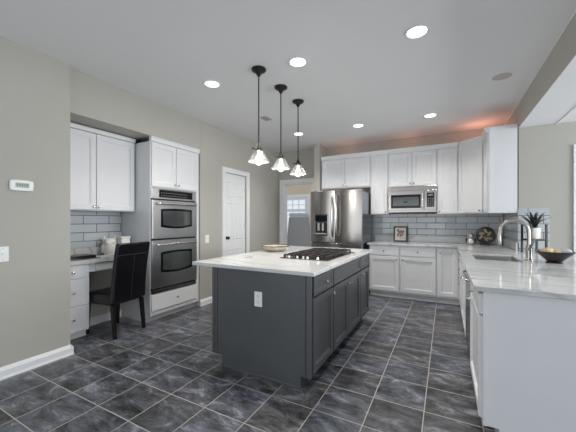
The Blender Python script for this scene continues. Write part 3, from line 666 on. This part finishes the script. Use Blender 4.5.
MB().box(-0.06, 0.02, -0.07, 0.03, 0.0362, 0.0367).build('cover_picture', 'bookpink', t)
tag(MB().box(-0.09, 0.09, -0.07, 0.07, 0, 0.012).build('notepad', 'paper', None, 0.002, loc=(-3.60, 2.06, 0.8627)), 'pale grey notepad lying on the desk in front of the owl', 'notepad')

# ------------------------------------------------------------------ things on the counters
# picture frame
t = thing('picture_frame', 'black framed flower print leaning on the tile backsplash', 'picture frame', (-0.721, 5.655, CT+0.0008)); 
t.rotation_euler = (math.radians(-7), 0, 0)
fw, fh = 0.118, 0.275
f_ = MB()
for (x0, x1, z0, z1) in ((-fw, fw, 0, 0.022), (-fw, fw, fh-0.022, fh), (-fw, -fw+0.022, 0.022, fh-0.022), (fw-0.022, fw, 0.022, fh-0.022)): f_.box(x0, x1, -0.02, 0, z0, z1)
f_.build('frame', 'black', t)
a = MB().box(-fw+0.022, fw-0.022, -0.008, -0.002, 0.022, fh-0.022).build('print', 'art', t)
q = MB()
for (x, z, r) in ((-0.02, 0.16, 0.028), (0.03, 0.13, 0.022), (0.0, 0.19, 0.02), (0.015, 0.175, 0.018)): q.prism([(x+r*math.cos(2*PI*i/10), z+r*math.sin(2*PI*i/10)) for i in range(10)], -0.0088, -0.0082, 'y')
q.build('printed_flower', 'artpink', a)
q = MB()
for (x, z, r) in ((-0.045, 0.12, 0.018), (0.04, 0.18, 0.02), (-0.04, 0.20, 0.02), (0.0, 0.11, 0.02)): q.prism([(x+r*math.cos(2*PI*i/8), z+1.4*r*math.sin(2*PI*i/8)) for i in range(8)], -0.0091, -0.0089, 'y')
q.build('printed_leaves', 'artgrey', a)
# silver bear figurine
t = thing('ornament', 'small silver animal figurine on the counter by the tile', 'figurine', (0.352, 5.56, CT+0.0008), 0)
MB().lathe([(0.045, 0), (0.064, 0.012), (0.070, 0.045), (0.060, 0.085), (0.036, 0.11), (0.003, 0.118)], seg=18).build('ornament_body', 'silver', t, smooth=True)
MB().ball((0, -0.008, 0.135), 0.046, 1.05, 1, 0.95).build('ornament_head', 'silver', t, smooth=True)
for x in (-1, 1):
    MB().ball((x*0.042, 0, 0.178), 0.018, 1, 0.6, 1).build('ear', 'silver', t, smooth=True)
    MB().ball((x*0.060, -0.03, 0.065), 0.02, 0.7, 0.8, 1.9).build('arm', 'black', t, smooth=True)
    MB().ball((x*0.018, -0.050, 0.146), 0.008).build('eye', 'black', t, smooth=True)
MB().ball((0, -0.055, 0.045), 0.035, 1, 0.6, 1.1).build('belly', 'ceramic', t, smooth=True)
# decorative plate
t = thing('decorative_plate', 'round dark plate with leaf pattern leaning in the counter corner', 'plate', (0.545, 5.50, CT+0.0008), -20)
hold = bpy.data.objects.new('plate_stand', MB().box(-0.06, 0.06, -0.05, 0.06, 0, 0.010).box(-0.06, -0.05, -0.05, -0.044, 0.010, 0.03).box(0.05, 0.06, -0.05, -0.044, 0.010, 0.03).box(-0.008, 0.008, 0.048, 0.056, 0.010, 0.12).build('tmp2', 'darkwood').data)
bpy.data.objects.remove(bpy.data.objects['tmp2']); COL.objects.link(hold); hold.parent = t
pl = MB().lathe([(0.05, 0.006), (0.06, 0.0), (0.11, -0.014), (0.132, -0.020), (0.136, -0.022), (0.132, -0.025), (0.108, -0.019), (0.06, -0.006), (0.002, -0.005)], (0, 0.0, 0.148), 'y', 32).build('dish', 'darkwood', t, smooth=True)
pl.rotation_euler = (math.radians(-9), 0, 0)
q = MB()
for a_, r in ((0.5, 0.055), (1.6, 0.07), (2.7, 0.06), (3.6, 0.065), (4.8, 0.055), (5.6, 0.07)):
    cx, cz = r*math.cos(a_), 0.148+r*math.sin(a_); o = []
    for i in range(10):
        g = 2*PI*i/10; lx, lz = 0.042*math.cos(g), 0.018*math.sin(g); o.append((cx+lx*math.cos(a_+0.6)-lz*math.sin(a_+0.6), cz+lx*math.sin(a_+0.6)+lz*math.cos(a_+0.6)))
    q.prism(o, -0.024, -0.008, 'y')
q.build('leaf_pattern', 'olive', pl)
# plant stand, pot and plant
PXS, PYS = 0.915, 4.43
t = thing('plant_stand', 'black square plant stand on the peninsula counter', 'stand', (PXS, PYS, CT+0.0008), 20)
hs = 0.080
for x in (-1, 1):
    for y in (-1, 1): MB().box(x*hs-0.009, x*hs+0.009, y*hs-0.009, y*hs+0.009, 0, 0.335).build('leg', 'black', t)
for x in (-1, 1): MB().box(x*hs-0.008, x*hs+0.008, -hs+0.0095, hs-0.0095, 0.145, 0.165).build('rail', 'black', t)
for y in (-1, 1): MB().box(-hs+0.0095, hs-0.0095, y*hs-0.008, y*hs+0.008, 0.145, 0.165).build('rail', 'black', t)
MB().box(-hs+0.0085, hs-0.0085, -0.01, 0.01, 0.1455, 0.1645).build('crossbar', 'black', t)
t = thing('potted_plant', 'dark spiky succulent in a white pot on the black stand', 'plant', (PXS, PYS, CT+0.1665))
MB().lathe([(0.052, 0), (0.060, 0.004), (0.068, 0.125), (0.066, 0.130), (0.060, 0.125), (0.055, 0.11), (0.003, 0.108)], seg=24).build('pot', 'ceramic', t, smooth=True)
MB().lathe([(0.0572, 0.109), (0.056, 0.114), (0.003, 0.118)], seg=18).build('soil', 'soil', t)
random.seed(3)
for i in range(17):
    a_ = i*2.399; tilt = 0.15+0.75*(i/17.0)**0.9; Lh = 0.17+0.08*random.random(); m = MB(); rs = []
    dx, dy = math.cos(a_), math.sin(a_)
    for k in range(6):
        s = k/5; r = Lh*s; ang = tilt*(0.55+0.6*s); px = r*math.sin(ang); pz = r*math.cos(ang); wd = 0.022*(1-s**2.2)*(0.7+0.6*s)+0.0012; th = 0.005*(1-s)+0.001
        cx, cy, cz = dx*px, dy*px, 0.116+pz
        rs.append([(cx-dy*wd, cy+dx*wd, cz+0.003), (cx-dx*th, cy-dy*th, cz-th), (cx+dy*wd, cy-dx*wd, cz+0.003), (cx+dx*th*0.3, cy+dy*th*0.3, cz+th)])
    m.rings(rs).build('leaf', 'leaf', t, smooth=True)
# black bowl with dried decor
t = thing('decorative_bowl', 'wide black footed bowl at the right end of the peninsula', 'bowl', (0.868, 3.49, CT+0.0008))
MB().lathe([(0.058, 0), (0.060, 0.006), (0.050, 0.012), (0.075, 0.035), (0.116, 0.075), (0.140, 0.098), (0.142, 0.102), (0.138, 0.104), (0.112, 0.082), (0.07, 0.046), (0.003, 0.038)], seg=36).build('bowl_wall', 'darkwood', t, smooth=True)
random.seed(11)
grp = 'dried decor balls in the black bowl'
# three pale woven balls and shells resting in the bowl
def deco(name, label, dx, dy, dz, r, mat, cat, sx=1, sy=1, sz=1):
    m = MB().ball((0, 0, 0), r, sx, sy, sz, 16, 10)
    for v_ in m.bm.verts: v_.co *= 1+0.13*random.uniform(-1, 1)
    return tag(m.build(name, mat, None, smooth=True, loc=(0.868+dx*0.92, 3.49+dy*0.92, CT+0.0008+dz)), label, cat)
deco('dried_flower', 'large tan dried flower at the left of the black bowl', -0.065, -0.02, 0.1005, 0.042, 'dried', 'dried flower', 1.15, 1, 0.75)
deco('dried_flower', 'tan dried flower in the middle of the black bowl', 0.012, 0.0, 0.088, 0.036, 'dried', 'dried flower', 1.1, 1, 0.8)
deco('dried_flower', 'small tan dried flower at the back of the black bowl', -0.03, 0.075, 0.104, 0.034, 'dried', 'dried flower', 1.1, 1, 0.75)
deco('seashell', 'pale grey shell at the right of the black bowl', 0.085, 0.0, 0.1045, 0.032, 'shell', 'shell', 1.3, 0.9, 0.7)

# ------------------------------------------------------------------ ceiling fixtures
def can_light(loc, label):
    t = thing('recessed_light', label, 'ceiling light', loc, 0, 'recessed ceiling lights')
    MB().lathe([(0.098, -0.0002), (0.100, -0.004), (0.094, -0.008), (0.078, -0.006), (0.072, -0.0012)], seg=32, cap0=False, cap1=False).build('trim_ring', 'trim', t, smooth=True)
    MB().lathe([(0.073, -0.0009), (0.073, -0.0022), (0.03, -0.004), (0.002, -0.0045)], seg=28).build('lens', 'lens', t)
    return t
cans = [((-2.266, 2.470), 'lit recessed ceiling light nearest the left wall, closest to the viewer'), ((-1.234, 2.510), 'lit recessed ceiling light between the pendant lamps and the largest ceiling light'), ((-0.202, 2.555), 'largest lit recessed ceiling light, upper right of the photo'),
        ((-2.250, 4.600), 'lit recessed ceiling light seen behind the third pendant rod'), ((-1.222, 4.640), 'lit recessed ceiling light in front of the refrigerator cabinets'), ((-0.194, 4.680), 'lit recessed ceiling light in front of the corner cabinet')]
c0 = can_light((cans[0][0][0], cans[0][0][1], ZC), cans[0][1])
for (x, y), lab in cans[1:]: dup(c0, (x, y, ZC), lab)
CAN_W = 78.0
for (x, y), lab in cans:
    d = bpy.data.lights.new('can_lamp', 'SPOT'); d.energy = CAN_W; d.spot_size = math.radians(125); d.spot_blend = 0.9; d.shadow_soft_size = 0.07; d.color = (1.0, 0.96, 0.90)
    o = bpy.data.objects.new('can_lamp', d); COL.objects.link(o); o.location = (x, y, ZC-0.012)
# speaker
t = thing('ceiling_speaker', 'round unlit ceiling speaker grille near the beam', 'speaker', (0.515, 3.750, ZC))
MB().lathe([(0.108, -0.0002), (0.110, -0.005), (0.100, -0.010), (0.086, -0.007)], seg=32, cap0=False, cap1=False).build('trim_ring', 'trim', t, smooth=True)
MB().lathe([(0.0865, -0.001), (0.0865, -0.0065), (0.04, -0.0085), (0.002, -0.009)], seg=28).build('grille', 'grille', t)
# air vent
t = thing('ceiling_vent', 'small rectangular ceiling air vent near the left wall', 'vent', (-2.33, 3.67, ZC))
v_ = MB().box(-0.055, 0.055, -0.085, -0.073, -0.008, -0.0003).box(-0.055, 0.055, 0.073, 0.085, -0.008, -0.0003).box(-0.055, -0.043, -0.073, 0.073, -0.008, -0.0003).box(0.043, 0.055, -0.073, 0.073, -0.008, -0.0003).build('frame', 'grille', t)
MB().box(-0.043, 0.043, -0.073, 0.073, -0.0015, -0.0003).build('backing', 'slot', t)
s_ = MB()
for i in range(5): s_.box(-0.038+i*0.017, -0.031+i*0.017, -0.073, 0.073, -0.006, -0.0016)
s_.build('louvers', 'grille', t)
# pendants
def pendant(loc, label):
    t = thing('pendant_lamp', label, 'pendant lamp', loc, 0)
    MB().lathe([(0.072, -0.0003), (0.074, -0.010), (0.066, -0.020), (0.050, -0.028), (0.034, -0.036), (0.024, -0.052), (0.016, -0.068), (0.009, -0.075)], seg=24).build('canopy', 'black', t, smooth=True)
    MB().lathe([(0.0065, -0.0755), (0.0065, -0.735)], seg=10).build('rod', 'bronze', t, smooth=True)
    MB().lathe([(0.009, -0.733), (0.013, -0.737), (0.014, -0.752), (0.022, -0.760), (0.026, -0.775), (0.036, -0.790), (0.042, -0.800), (0.042, -0.806), (0.03, -0.8065)], seg=20).build('fitter', 'bronze', t, smooth=True)
    MB().tube([(-0.030, -0.012, -0.783), (-0.055, -0.022, -0.783), (-0.066, -0.026, -0.783)], 0.004, 8, [0.004, 0.004, 0.007]).build('switch_key', 'bronze', t)
    MB().lathe([(0.040, -0.806), (0.044, -0.815), (0.092, -0.900), (0.104, -0.911), (0.106, -0.920), (0.103, -0.921), (0.099, -0.913), (0.088, -0.904), (0.040, -0.818), (0.036, -0.806)], seg=48, rib=0.012, cap0=False, cap1=False).build('shade', 'glass', t, smooth=False)
    MB().lathe([(0.013, -0.810), (0.014, -0.845), (0.028, -0.875), (0.035, -0.905), (0.030, -0.930), (0.016, -0.943), (0.002, -0.947)], seg=18).build('bulb', 'bulb', t, smooth=True)
    return t
pl_ = pendant((-1.635, 2.444, ZC), 'nearest of the three hanging glass pendants over the island')
dup(pl_, (-1.635, 2.890, ZC), 'middle of the three hanging glass pendants over the island')
dup(pl_, (-1.636, 3.330, ZC), 'farthest of the three hanging glass pendants over the island')
for y in (2.444, 2.890, 3.330):
    d = bpy.data.lights.new('pendant_glow', 'POINT'); d.energy = 7.0; d.shadow_soft_size = 0.03; d.color = (1.0, 0.92, 0.82)
    o = bpy.data.objects.new('pendant_glow', d); COL.objects.link(o); o.location = (-1.635, y, ZC-0.965)
# warm strip lights on top of the back cabinets
for x, y, e in ((-0.6, 5.60, 0.5), (0.45, 5.45, 1.6), (-1.7, 5.60, 0.4)):
    d = bpy.data.lights.new('cabinet_top_glow', 'POINT'); d.energy = e; d.shadow_soft_size = 0.12; d.color = (1.0, 0.42, 0.27)
    o = bpy.data.objects.new('cabinet_top_glow', d); COL.objects.link(o); o.location = (x, y, 2.60)

# ------------------------------------------------------------------ room beyond: tall grey chair
t = thing('armchair', 'tall backed grey upholstered chair in the room beyond the doorway', 'chair', (-3.02, 6.38, 0), 10)
MB().box(-0.27, 0.27, -0.30, 0.30, 0.30, 0.48).build('seat', 'greyfab', t, 0.04, smooth=True, seg=3)
bk = MB(); R_ = []
for i in range(9):
    s = i/8; z = 0.30+1.08*s; ww = 0.235+0.045*math.sin(PI*min(1, s*1.05)); R_.append([(-ww, -0.34, z), (ww, -0.34, z), (ww, -0.24, z), (-ww, -0.24, z)])
bk.rings(R_).build('backrest', 'greyfab', t, 0.03, smooth=True, seg=3)
MB().box(-0.235, 0.235, -0.335, -0.245, 1.385, 1.47).build('head_pillow', 'palefab', t, 0.03, smooth=True, seg=3)
for x in (-0.22, 0.22):
    for y in (-0.27, 0.25): MB().lathe([(0.016, 0), (0.024, 0.30)], (x, y, 0), 'z', 10).build('leg', 'legwood', t)
